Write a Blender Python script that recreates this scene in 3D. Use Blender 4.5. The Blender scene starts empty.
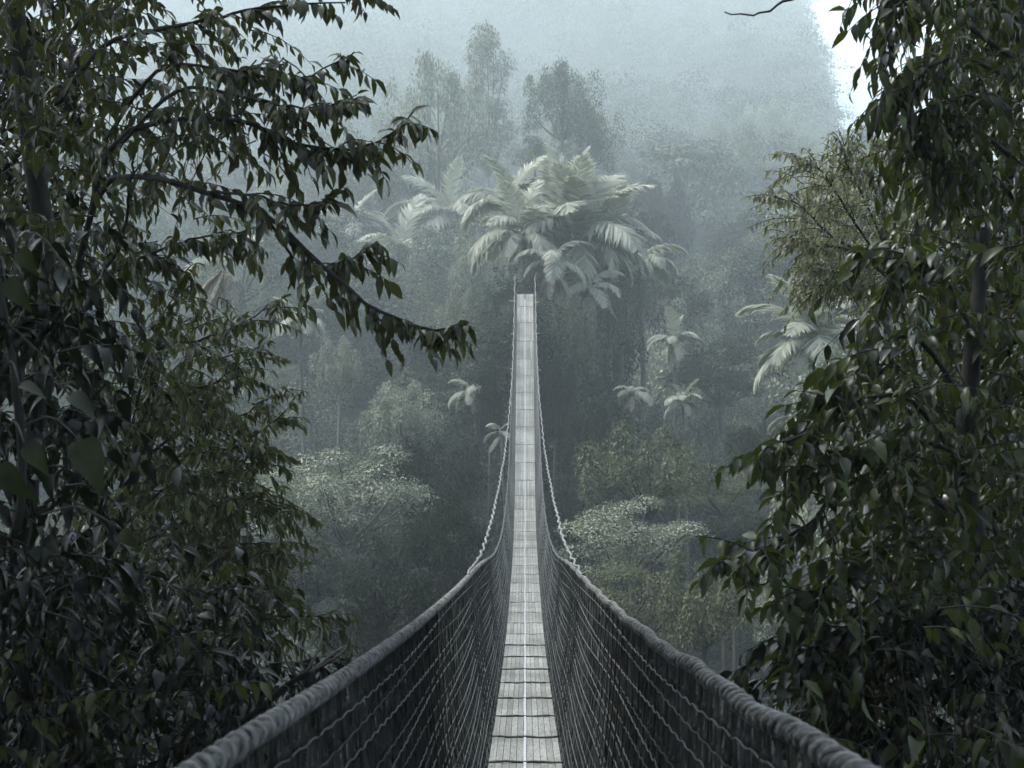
import bpy, math, random
import numpy as np
from mathutils import Vector, Matrix

random.seed(11)
RNG = np.random.default_rng(11)
S = bpy.context.scene
COL = S.collection
F = 1600.0                       # focal length in pixels of a 1024 wide frame
YAW = 13.0 / F                   # the bridge runs along +Y, the camera looks a hair to its left
CA, SA = math.cos(YAW), math.sin(YAW)


def P(px, py, d):
    """point seen at (px, py), d metres in front of the eye"""
    x, z = (px - 512.0) / F * d, -(py - 384.0) / F * d
    return np.array((x * CA - d * SA, x * SA + d * CA, z))


# ------------------------------------------------------------------ materials
def new_mat(name):
    m = bpy.data.materials.new(name)
    m.use_nodes = True
    nt = m.node_tree
    return m, nt, nt.nodes['Principled BSDF'], nt.nodes['Material Output']


def node(nt, typ, **kw):
    n = nt.nodes.new(typ)
    for k, v in kw.items():
        setattr(n, k, v)
    return n


def ramp(nt, stops, fac):
    r = node(nt, 'ShaderNodeValToRGB')
    el = r.color_ramp.elements
    while len(el) < len(stops):
        el.new(0.5)
    for e, (p, c) in zip(el, stops):
        e.position = p
        e.color = (c[0], c[1], c[2], 1)
    nt.links.new(fac, r.inputs['Fac'])
    return r.outputs['Color']


def leaf_mat(name, cols, rough=0.45, spec=0.4, transl=0.22, tcol=(0.10, 0.14, 0.03), nscale=1.3, swing=(0.55, 1.2)):
    m, nt, b, out = new_mat(name)
    g = node(nt, 'ShaderNodeNewGeometry')
    n = len(cols)
    c = ramp(nt, [(i / max(1, n - 1), k) for i, k in enumerate(cols)], g.outputs['Random Per Island'])
    nz = node(nt, 'ShaderNodeTexNoise')
    nz.inputs['Scale'].default_value = nscale
    tc = node(nt, 'ShaderNodeTexCoord')
    nt.links.new(tc.outputs['Object'], nz.inputs['Vector'])
    mx = node(nt, 'ShaderNodeMix', data_type='RGBA', blend_type='MULTIPLY')
    mx.inputs['Factor'].default_value = 0.6
    nt.links.new(c, mx.inputs['A'])
    nt.links.new(ramp(nt, [(0.35, (swing[0], swing[0] * 1.05, swing[0] * 1.05)), (0.65, (swing[1] * 1.03, swing[1], swing[1] * 0.93))], nz.outputs['Fac']), mx.inputs['B'])
    nt.links.new(mx.outputs['Result'], b.inputs['Base Color'])
    b.inputs['Roughness'].default_value = rough
    b.inputs['Specular IOR Level'].default_value = spec
    if transl > 0:
        t = node(nt, 'ShaderNodeBsdfTranslucent')
        t.inputs['Color'].default_value = (*tcol, 1)
        ms = node(nt, 'ShaderNodeMixShader')
        ms.inputs['Fac'].default_value = transl
        nt.links.new(b.outputs['BSDF'], ms.inputs[1])
        nt.links.new(t.outputs['BSDF'], ms.inputs[2])
        nt.links.new(ms.outputs['Shader'], out.inputs['Surface'])
    return m


def solid_mat(name, c0, c1, scale=8.0, rough=0.8, bump=0.3, stretch=(1, 1, 1), spec=0.3, detail=6):
    m, nt, b, out = new_mat(name)
    tc = node(nt, 'ShaderNodeTexCoord')
    mp = node(nt, 'ShaderNodeMapping')
    mp.inputs['Scale'].default_value = stretch
    nz = node(nt, 'ShaderNodeTexNoise')
    nz.inputs['Scale'].default_value = scale
    nz.inputs['Detail'].default_value = detail
    nt.links.new(tc.outputs['Object'], mp.inputs['Vector'])
    nt.links.new(mp.outputs['Vector'], nz.inputs['Vector'])
    col = ramp(nt, [(0.3, c0), (0.7, c1)], nz.outputs['Fac'])
    if name == 'weathered_board':       # boards differ, with broad damp stains
        gm = node(nt, 'ShaderNodeNewGeometry')
        n2 = node(nt, 'ShaderNodeTexNoise')
        n2.inputs['Scale'].default_value = 0.9
        n2.inputs['Detail'].default_value = 5
        nt.links.new(tc.outputs['Object'], n2.inputs['Vector'])
        for fac, st in ((gm.outputs['Random Per Island'], [(0.0, (0.72, 0.71, 0.68)), (1.0, (1.15, 1.14, 1.1))]), (n2.outputs['Fac'], [(0.35, (0.66, 0.65, 0.60)), (0.6, (1.08, 1.08, 1.06))])):
            mx = node(nt, 'ShaderNodeMix', data_type='RGBA', blend_type='MULTIPLY')
            mx.inputs['Factor'].default_value = 1.0
            nt.links.new(col, mx.inputs['A'])
            nt.links.new(ramp(nt, st, fac), mx.inputs['B'])
            col = mx.outputs['Result']
    nt.links.new(col, b.inputs['Base Color'])
    b.inputs['Roughness'].default_value = rough
    b.inputs['Specular IOR Level'].default_value = spec
    if bump:
        bp = node(nt, 'ShaderNodeBump')
        bp.inputs['Strength'].default_value = bump
        bp.inputs['Distance'].default_value = 0.02
        nt.links.new(nz.outputs['Fac'], bp.inputs['Height'])
        nt.links.new(bp.outputs['Normal'], b.inputs['Normal'])
    return m


M = {}
M['leaf_a'] = leaf_mat('olive_leaf', [(0.006, 0.007, 0.002), (0.019, 0.026, 0.005), (0.066, 0.078, 0.020), (0.008, 0.011, 0.003)], 0.34, 0.38, 0.2, (0.13, 0.15, 0.02), nscale=16, swing=(0.6, 1.35))
M['leaf_b'] = leaf_mat('small_leaf', [(0.014, 0.017, 0.005), (0.048, 0.060, 0.017), (0.13, 0.150, 0.050), (0.022, 0.026, 0.009)], 0.36, 0.38, 0.22, (0.15, 0.17, 0.04))
M['leaf_shade_dark'] = leaf_mat('shade_dark_leaf', [(0.0015, 0.002, 0.0012), (0.003, 0.004, 0.002), (0.012, 0.015, 0.005), (0.002, 0.003, 0.0015)], 0.30, 0.22, 0.03)  # shade of the deep foliage put into the leaf colour
M['leaf_big'] = leaf_mat('large_leaf', [(0.008, 0.011, 0.005), (0.016, 0.022, 0.008), (0.034, 0.042, 0.016)], 0.42, 0.25, 0.1, nscale=22, swing=(0.45, 1.6))
M['leaf_c'] = leaf_mat('broad_leaf', [(0.005, 0.007, 0.002), (0.014, 0.022, 0.004), (0.054, 0.072, 0.016), (0.006, 0.010, 0.003)], 0.35, 0.36, 0.2, (0.12, 0.15, 0.02), nscale=16, swing=(0.6, 1.35))
M['leaf_fine'] = leaf_mat('fine_leaf', [(0.06, 0.066, 0.036), (0.13, 0.138, 0.078), (0.21, 0.215, 0.135)], 0.5, 0.3, 0.35, (0.24, 0.26, 0.12))
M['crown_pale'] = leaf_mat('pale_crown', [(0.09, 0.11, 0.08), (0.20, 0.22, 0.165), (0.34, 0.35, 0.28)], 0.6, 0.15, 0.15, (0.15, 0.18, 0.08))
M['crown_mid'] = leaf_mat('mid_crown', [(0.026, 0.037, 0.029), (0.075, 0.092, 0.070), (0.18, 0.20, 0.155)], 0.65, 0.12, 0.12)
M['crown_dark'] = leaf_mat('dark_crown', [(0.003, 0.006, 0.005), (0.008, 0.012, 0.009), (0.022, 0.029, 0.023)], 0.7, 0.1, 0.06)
M['crown_olive'] = leaf_mat('olive_crown', [(0.04, 0.047, 0.028), (0.085, 0.092, 0.055), (0.15, 0.155, 0.10)], 0.65, 0.15, 0.14)
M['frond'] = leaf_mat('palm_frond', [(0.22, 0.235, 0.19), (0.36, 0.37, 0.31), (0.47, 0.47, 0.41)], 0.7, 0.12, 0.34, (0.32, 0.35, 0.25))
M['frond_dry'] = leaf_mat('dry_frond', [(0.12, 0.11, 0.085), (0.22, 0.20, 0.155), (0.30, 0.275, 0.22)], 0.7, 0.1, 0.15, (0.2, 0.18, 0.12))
M['bark'] = solid_mat('bark', (0.010, 0.010, 0.008), (0.040, 0.038, 0.031), 14, 0.85, 0.6, (1, 1, 0.35))
M['bark_pale'] = solid_mat('pale_bark', (0.04, 0.04, 0.034), (0.11, 0.108, 0.095), 6, 0.85, 0.5, (1, 1, 0.3))
M['dead_wood'] = solid_mat('dead_wood', (0.06, 0.055, 0.045), (0.17, 0.155, 0.13), 20, 0.8, 0.5)
M['deck'] = solid_mat('weathered_board', (0.15, 0.149, 0.138), (0.32, 0.318, 0.298), 5.0, 0.6, 0.35, (9, 1.2, 9), 0.4)
M['deck_strip'] = solid_mat('pale_strip', (0.36, 0.36, 0.355), (0.50, 0.50, 0.49), 9.0, 0.4, 0.1, (4, 1, 4), 0.5)
M['rope'] = solid_mat('grey_rope', (0.012, 0.013, 0.012), (0.075, 0.075, 0.07), 55, 0.7, 0.6, (1, 1, 1), 0.4)
M['rope_pale'] = solid_mat('pale_rope', (0.16, 0.16, 0.15), (0.32, 0.32, 0.30), 30, 0.7, 0.4)
M['net'] = solid_mat('net_cord', (0.006, 0.007, 0.006), (0.060, 0.062, 0.057), 12, 0.7, 0.3, (1, 1, 1), 0.15)
M['suspender'] = solid_mat('suspender_cord', (0.020, 0.021, 0.019), (0.085, 0.085, 0.080), 7, 0.6, 0.3)
M['cable'] = solid_mat('grey_cable', (0.07, 0.07, 0.065), (0.22, 0.22, 0.205), 6, 0.7, 0.4)
M['wrap'] = solid_mat('wrapping_cord', (0.04, 0.04, 0.037), (0.20, 0.20, 0.19), 40, 0.65, 0.3)
M['beam'] = solid_mat('beam_wood', (0.16, 0.15, 0.13), (0.34, 0.32, 0.29), 9, 0.8, 0.3)
M['lash'] = solid_mat('dark_lashing', (0.03, 0.03, 0.028), (0.09, 0.088, 0.08), 40, 0.8, 0.4)
M['soil'] = solid_mat('forest_floor', (0.005, 0.008, 0.006), (0.018, 0.022, 0.015), 0.35, 0.95, 0.5, (1, 1, 1), 0.1)
M['cover'] = leaf_mat('ground_leaf', [(0.005, 0.009, 0.007), (0.011, 0.017, 0.012), (0.028, 0.036, 0.027)], 0.75, 0.08, 0.05, nscale=0.3, swing=(0.4, 1.8))
M['far'] = leaf_mat('far_leaf', [(0.025, 0.035, 0.030), (0.06, 0.075, 0.058), (0.12, 0.135, 0.10)], 0.7, 0.1, 0.0, nscale=0.085, swing=(0.3, 1.9))


# ------------------------------------------------------------------ mesh helpers
def make_mesh(name, verts, tris, quads, mat, smooth=True):
    verts = np.asarray(verts, dtype=np.float32).reshape(-1, 3)
    tris = np.asarray(tris, dtype=np.int32).reshape(-1, 3)
    quads = np.asarray(quads, dtype=np.int32).reshape(-1, 4)
    me = bpy.data.meshes.new(name)
    nl = tris.size + quads.size
    npoly = len(tris) + len(quads)
    me.vertices.add(len(verts))
    me.vertices.foreach_set('co', verts.ravel())
    me.loops.add(nl)
    me.loops.foreach_set('vertex_index', np.concatenate([tris.ravel(), quads.ravel()]))
    me.polygons.add(npoly)
    st = np.concatenate([np.arange(len(tris)) * 3, tris.size + np.arange(len(quads)) * 4]).astype(np.int32)
    me.polygons.foreach_set('loop_start', st)
    me.update(calc_edges=True)
    me.polygons.foreach_set('use_smooth', np.full(npoly, smooth, dtype=bool))
    me.materials.append(mat)
    me.update()
    return me


class Geo:
    def __init__(self):
        self.v, self.t, self.q, self.n = [], [], [], 0

    def add(self, verts, tris=None, quads=None):
        verts = np.asarray(verts, dtype=float).reshape(-1, 3)
        if tris is not None and len(tris):
            self.t.append(np.asarray(tris).reshape(-1, 3) + self.n)
        if quads is not None and len(quads):
            self.q.append(np.asarray(quads).reshape(-1, 4) + self.n)
        self.v.append(verts)
        self.n += len(verts)

    def tube(self, pts, radii, sides=5, caps=True):
        pts = np.asarray(pts, dtype=float)
        n = len(pts)
        radii = np.broadcast_to(np.asarray(radii, dtype=float), (n,))
        tg = np.gradient(pts, axis=0)
        tg /= np.linalg.norm(tg, axis=1)[:, None] + 1e-12
        ref = np.array((0, 0, 1.0)) if abs(tg[0][2]) < 0.9 else np.array((1.0, 0, 0))
        u = np.cross(tg, ref)
        bad = np.linalg.norm(u, axis=1) < 1e-3
        u[bad] = np.cross(tg[bad], np.array((0.3, 0.9, 0.1)))
        u /= np.linalg.norm(u, axis=1)[:, None]
        w = np.cross(u, tg)
        a = np.arange(sides) / sides * 2 * math.pi
        ring = (np.cos(a)[None, :, None] * u[:, None, :] + np.sin(a)[None, :, None] * w[:, None, :])
        v = pts[:, None, :] + ring * radii[:, None, None]
        i = np.arange(n - 1)[:, None] * sides
        j = np.arange(sides)[None, :]
        k = (j + 1) % sides
        q = np.stack([i + j, i + k, i + sides + k, i + sides + j], axis=-1).reshape(-1, 4)
        vv = v.reshape(-1, 3)
        t = []
        if caps:
            vv = np.vstack([vv, pts[0], pts[-1]])
            c0, c1 = n * sides, n * sides + 1
            for s in range(sides):
                t.append((c0, (s + 1) % sides, s))
                t.append((c1, (n - 1) * sides + s, (n - 1) * sides + (s + 1) % sides))
        self.add(vv, t, q)

    def box(self, c, sx, sy, sz, ax=None):
        """box with half sizes along unit axes ax (3x3 rows)"""
        ax = np.eye(3) if ax is None else np.asarray(ax)
        s = np.array([(i, j, k) for i in (-1, 1) for j in (-1, 1) for k in (-1, 1)], dtype=float) * (sx, sy, sz)
        v = np.asarray(c) + s @ ax
        q = [(0, 1, 3, 2), (4, 6, 7, 5), (0, 4, 5, 1), (2, 3, 7, 6), (0, 2, 6, 4), (1, 5, 7, 3)]
        self.add(v, None, q)

    def mesh(self, name, mat, off=(0, 0, 0), smooth=True):
        v = np.vstack(self.v) - np.asarray(off)
        return make_mesh(name, v, np.vstack(self.t) if self.t else [], np.vstack(self.q) if self.q else [], mat, smooth)


# leaf templates: x along the leaf, y across, z out of its face
def leaf_template(st=((0.18, 0.62), (0.45, 1.0), (0.76, 0.62)), fold=0.34, curl=0.46):
    v = [(0, 0, 0)]
    for t, w in st:
        z = -curl * t * t
        v += [(t, -0.5 * w, z + fold * 0.5 * w * 0.5), (t, 0, z), (t, 0.5 * w, z + fold * 0.5 * w * 0.5)]
    v.append((1, 0, -curl * 1.05))
    n = len(st)
    tr = [(0, 1, 2), (0, 2, 3)]
    q = []
    for i in range(n - 1):
        a, b = 1 + 3 * i, 4 + 3 * i
        q += [(a, b, b + 1, a + 1), (a + 1, b + 1, b + 2, a + 2)]
    a, e = 1 + 3 * (n - 1), 1 + 3 * n
    tr += [(a, e, a + 1), (a + 1, e, a + 2)]
    return np.array(v, float), np.array(tr), np.array(q)


LEAF = leaf_template()
CARD = (np.array([(0, 0, 0), (0.5, -0.5, 0.08), (1, 0, -0.14), (0.5, 0.5, 0.08)], float), np.array([(0, 1, 2), (0, 2, 3)]), np.zeros((0, 4), int))


def norm(a):
    return a / (np.linalg.norm(a, axis=-1, keepdims=True) + 1e-9)


def stamp(geo, tmpl, o, d, nrm, ln, wd):
    """many leaves at once: origins o, directions d, approximate normals nrm, lengths ln, widths wd"""
    o, d, nrm = np.asarray(o, float), norm(np.asarray(d, float)), np.asarray(nrm, float)
    side = norm(np.cross(nrm, d))
    up = np.cross(d, side)
    tv, tt, tq = tmpl
    n, k = len(o), len(tv)
    ln, wd = np.broadcast_to(ln, (n,)), np.broadcast_to(wd, (n,))
    v = (o[:, None, :] + tv[None, :, 0, None] * ln[:, None, None] * d[:, None, :]
         + tv[None, :, 1, None] * wd[:, None, None] * side[:, None, :]
         + tv[None, :, 2, None] * ln[:, None, None] * up[:, None, :])
    off = (np.arange(n) * k)[:, None, None]
    t = (tt[None] + off).reshape(-1, 3) if len(tt) else None
    q = (tq[None] + off).reshape(-1, 4) if len(tq) else None
    geo.add(v.reshape(-1, 3), t, q)


# ------------------------------------------------------------------ object helpers
def link(name, data, parent=None, kind=None):
    o = bpy.data.objects.new(name, data)
    COL.objects.link(o)
    if parent is not None:
        o.parent = parent
    if kind:
        o['kind'] = kind
    return o


def thing(name, label, cat, loc, group=None):
    o = bpy.data.objects.new(name, None)
    COL.objects.link(o)
    o.empty_display_size = 0.2
    o.location = tuple(float(c) for c in loc)
    o['label'], o['category'] = label, cat
    if group:
        o['group'] = group
    return o


def part(name, geo, mat, parent, off, smooth=True):
    return link(name, geo.mesh(name, mat, off, smooth), parent)


def copy_tree(root):
    r = root.copy()
    COL.objects.link(r)
    for ch in root.children:
        c = ch.copy()
        COL.objects.link(c)
        c.parent = r
        for g in ch.children:
            e = g.copy()
            COL.objects.link(e)
            e.parent = c
    return r


def smooth_line(pts, n):
    """Catmull-Rom through pts, n samples"""
    p = np.asarray(pts, float)
    p = np.vstack([2 * p[0] - p[1], p, 2 * p[-1] - p[-2]])
    m = len(p) - 3
    out = []
    for s in np.linspace(0, m - 1e-6, n):
        i = int(s)
        t = s - i
        a, b, c, d = p[i], p[i + 1], p[i + 2], p[i + 3]
        out.append(0.5 * ((2 * b) + (c - a) * t + (2 * a - 5 * b + 4 * c - d) * t * t + (3 * b - a - 3 * c + d) * t ** 3))
    return np.array(out)


def interp(tab):
    tab = np.asarray(tab, float)
    x = tab[:, 0]
    # monotone-ish cubic through the table
    def f(q, col=1):
        y = tab[:, col]
        m = np.gradient(y, x)
        q = np.clip(np.asarray(q, float), x[0], x[-1])
        i = np.clip(np.searchsorted(x, q, side='right') - 1, 0, len(x) - 2)
        h = x[i + 1] - x[i]
        t = (q - x[i]) / h
        return ((2 * t ** 3 - 3 * t ** 2 + 1) * y[i] + (t ** 3 - 2 * t ** 2 + t) * h * m[i]
                + (-2 * t ** 3 + 3 * t ** 2) * y[i + 1] + (t ** 3 - t ** 2) * h * m[i + 1])
    return f


# ------------------------------------------------------------------ terrain
slope_tab = interp([(-80, 6), (-30, 0.5), (-6, -2.2), (0, -2.9), (6, -6.5), (14, -12), (26, -17), (38, -17.5), (50, -15), (62, -11.5), (80, -7), (100, -1), (120, 5), (150, 12.5),
                    (200, 22), (280, 35), (400, 66), (550, 118), (700, 180), (850, 250), (1000, 320), (1120, 345), (1300, 270), (1900, 60)])
knoll_tab = interp([(-80, 6), (-30, 0.5), (-6, -2.2), (0, -2.9), (6, -6.5), (14, -12), (26, -17), (38, -17.5), (48, -15), (56, -9.5), (63, -2.6), (69.0, 3.6), (72, 4.5), (80, 4.6), (95, 3), (120, 5.5), (150, 12.5), (200, 25), (1400, 60)])
cap_tab = interp([(-1.2, 0.30), (-0.2, 0.31), (0.0, 0.31), (0.13, 0.275), (0.165, 0.225), (0.195, 0.12), (0.24, 0.10), (0.4, 0.16), (1.2, 0.2)])


def H(x, y):
    x, y = np.asarray(x, float), np.asarray(y, float)
    k = np.exp(-(x / 4.6) ** 2) * np.where(y < 150, 1, 0)
    z = slope_tab(y) * (1 - k) + knoll_tab(y) * k
    far = np.clip((y - 60) / 120, 0, 1)
    z = z + far * (5 * np.sin(x * 0.03 + 1.2) * np.cos(y * 0.022) + 3.0 * np.sin(x * 0.071 + y * 0.05))
    mid = np.clip((np.abs(x) - 4) / 10, 0, 1)
    z = z + mid * (0.9 * np.sin(x * 0.31 + 0.7 * np.cos(y * 0.2)) + 0.7 * np.sin(y * 0.37 + x * 0.11))
    # the gorge sides close in away from the bridge line
    z = z + np.clip(np.abs(x) - 9, 0, 60) * 0.16 * np.clip((60 - y) / 30, 0, 1) * np.clip((y + 20) / 30, 0, 1)
    u = x / np.maximum(y, 20)
    cap = np.minimum(cap_tab(u), 0.30) * np.maximum(y, 20)
    w = np.clip((y - 180) / 200, 0, 1)
    z = np.where(y > 180, z * (1 - w) + np.minimum(z, cap) * w, z)
    return z


def axis_steps(segs):
    a = [segs[0][0]]
    for (s, e, st) in segs:
        n = max(1, int(round((e - s) / st)))
        a += list(s + (e - s) * (np.arange(1, n + 1) / n))
    return np.array(a)


gx = axis_steps([(-700, -120, 29), (-120, -30, 6), (-30, 30, 1.5), (30, 120, 6), (120, 700, 29)])
gy = axis_steps([(-78, -10, 6), (-10, 90, 1.6), (90, 250, 5), (250, 900, 14), (900, 1890, 30)])
X, Y = np.meshgrid(gx, gy)
Zt = H(X, Y)
nx, ny = len(gx), len(gy)
ii = (np.arange(ny - 1)[:, None] * nx + np.arange(nx - 1)[None, :]).reshape(-1)
link('terrain', make_mesh('terrain', np.stack([X, Y, Zt], -1).reshape(-1, 3), [], np.stack([ii, ii + 1, ii + nx + 1, ii + nx], -1), M['soil']), kind='structure')


# ------------------------------------------------------------------ suspension bridge
deck_z = interp([(-3, -1.35), (0, -1.62), (2.2, -1.93), (6, -2.45), (13.2, -3.17), (17.8, -3.56), (26, -4.1), (34, -4.27), (40, -4.2), (46, -3.85), (50, -3.1), (54, -1.85), (61, 0.75), (68, 3.85), (69.2, 4.2), (70.8, 4.45)])
deck_w = interp([(-3, 0.31), (30, 0.31), (46, 0.31), (54, 0.325), (68, 0.345), (70.8, 0.345)])
rail = interp([(-3, 0.48, -0.31), (0, 0.48, -0.35), (2.2, 0.482, -0.555), (3.83, 0.482, -0.735), (5.9, 0.487, -0.955), (10.2, 0.495, -1.365), (17, 0.50, -1.94), (27.6, 0.49, -2.85), (33, 0.48, -3.08), (38, 0.475, -3.05),
               (45, 0.465, -2.5), (50, 0.46, -1.55), (57, 0.435, 0.42), (68, 0.42, 4.35)])
cable = interp([(14, 0.50, -1.66), (17.5, 0.492, -1.87), (26, 0.52, -2.11), (36, 0.54, -2.05), (47, 0.53, -1.50), (57, 0.448, 0.55), (68, 0.425, 4.6)])

bridge = thing('suspension_footbridge', 'long narrow hanging footbridge with netted rope sides sagging across the misty gorge', 'footbridge', (0, -1.0, deck_z(-1.0)))
BO = np.array(bridge.location)

# deck of long slats
g = Geo()
y0 = -0.9
SEC = 1.6
nsec = int((68.3 - y0) / SEC)
for s in range(nsec):
    ya, yb = y0 + s * SEC, y0 + (s + 1) * SEC - 0.014
    ym = (ya + yb) / 2
    za, zb = float(deck_z(ya)), float(deck_z(yb))
    w = float(deck_w(ym))
    ay = norm(np.array((0, yb - ya, zb - za)))
    ax = np.array((1.0, 0, 0))
    az = np.cross(ax, ay)
    L = math.hypot(yb - ya, zb - za) / 2
    for side in (-1, 1):
        x = 0.014
        nsl = 5
        sw = (w - 0.014) / nsl
        for k in range(nsl):
            cx = side * (0.014 + sw * (k + 0.5))
            dz = random.uniform(-0.003, 0.002)
            g.box((cx, ym, (za + zb) / 2 - 0.012 + dz), sw / 2 - 0.0022, L - random.uniform(0, 0.006), 0.012, (ax, ay, az))
part('deck', g, M['deck'], bridge, BO, smooth=False)

# pale strip over the middle joint
yy = np.arange(-0.9, 67.5, 0.4)
g = Geo()
for a, b in zip(yy[:-1], yy[1:]):
    za, zb = float(deck_z(a)), float(deck_z(b))
    ay = norm(np.array((0, b - a, zb - za)))
    az = np.cross((1.0, 0, 0), ay)
    g.box((0.002 * math.sin(a * 1.7), (a + b) / 2, (za + zb) / 2 + 0.006), 0.013, math.hypot(b - a, zb - za) / 2 - 0.0005, 0.004, ((1, 0, 0), ay, az))
part('centre_strip', g, M['deck_strip'], bridge, BO, smooth=False)

# lashings across the deck at each joint
for s in range(1, nsec):
    yc = y0 + s * SEC - 0.007
    z, w = float(deck_z(yc)), float(deck_w(yc))
    g = Geo()
    xs = np.linspace(-w - 0.01, w + 0.01, 9)
    pts = [(x, yc + 0.012 * math.sin(x * 9 + s), z + 0.010 + 0.004 * math.sin(x * 21 + s * 2)) for x in xs]
    pts = [(-w - 0.015, yc, z - 0.06)] + pts + [(w + 0.015, yc, z - 0.06)]
    g.tube(pts, 0.011 if yc < 26 else 0.005, 5)
    part('lashing', g, M['lash' if yc < 26 else 'rope_pale'], bridge, BO)

# cross beams under the deck with ends sticking out
for k in range(21):
    yc = 3.1 + k * 3.2
    z, w = float(deck_z(yc)), float(deck_w(yc))
    e0, e1 = random.uniform(0.14, 0.34), random.uniform(0.14, 0.34)
    g = Geo()
    tl = random.uniform(-0.05, 0.05)
    xs = np.linspace(-w - e0, w + e1, 7)
    g.tube([(x, yc + 0.05 * x, z - 0.075 + tl * x) for x in xs], [0.026, 0.03, 0.031, 0.03, 0.031, 0.03, 0.025], 7)
    part('cross_beam', g, M['beam'], bridge, BO)

for sgn in (-1, 1):
    ys = np.arange(-0.9, 68.4, 0.5)
    g = Geo()
    g.tube(np.stack([sgn * (deck_w(ys) - 0.06), ys, deck_z(ys) - 0.12], -1), 0.014, 6)
    part('bearing_cable', g, M['lash'], bridge, BO)
    # edge rope where the net is tied to the deck
    g = Geo()
    g.tube(np.stack([sgn * (deck_w(ys) + 0.012), ys, deck_z(ys) + 0.01], -1), 0.011, 6)
    part('edge_rope', g, M['net'], bridge, BO)


def rope_surface(geo, ys, fx, fz, r, sides, pitch, amp, strands=3):
    """laid rope: round section with strands winding round it"""
    pts = np.stack([fx, ys, fz], -1)
    tg = norm(np.gradient(pts, axis=0))
    u = norm(np.cross(tg, np.array((0, 0, 1.0))))
    w = np.cross(u, tg)
    a = np.arange(sides) / sides * 2 * math.pi
    sl = np.concatenate([[0], np.cumsum(np.linalg.norm(np.diff(pts, axis=0), axis=1))])
    rr = r[:, None] * (1 + amp * np.cos(strands * a[None, :] - sl[:, None] / pitch * 2 * math.pi * 1.0)
                       + 0.4 * amp * np.cos(2 * a[None, :] + sl[:, None] / pitch * 2 * math.pi * 0.37))
    v = pts[:, None, :] + (np.cos(a)[None, :, None] * u[:, None, :] + np.sin(a)[None, :, None] * w[:, None, :]) * rr[:, :, None]
    n = len(ys)
    i = np.arange(n - 1)[:, None] * sides
    j = np.arange(sides)[None, :]
    k = (j + 1) % sides
    geo.add(v.reshape(-1, 3), None, np.stack([i + j, i + k, i + sides + k, i + sides + j], -1).reshape(-1, 4))


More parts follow.
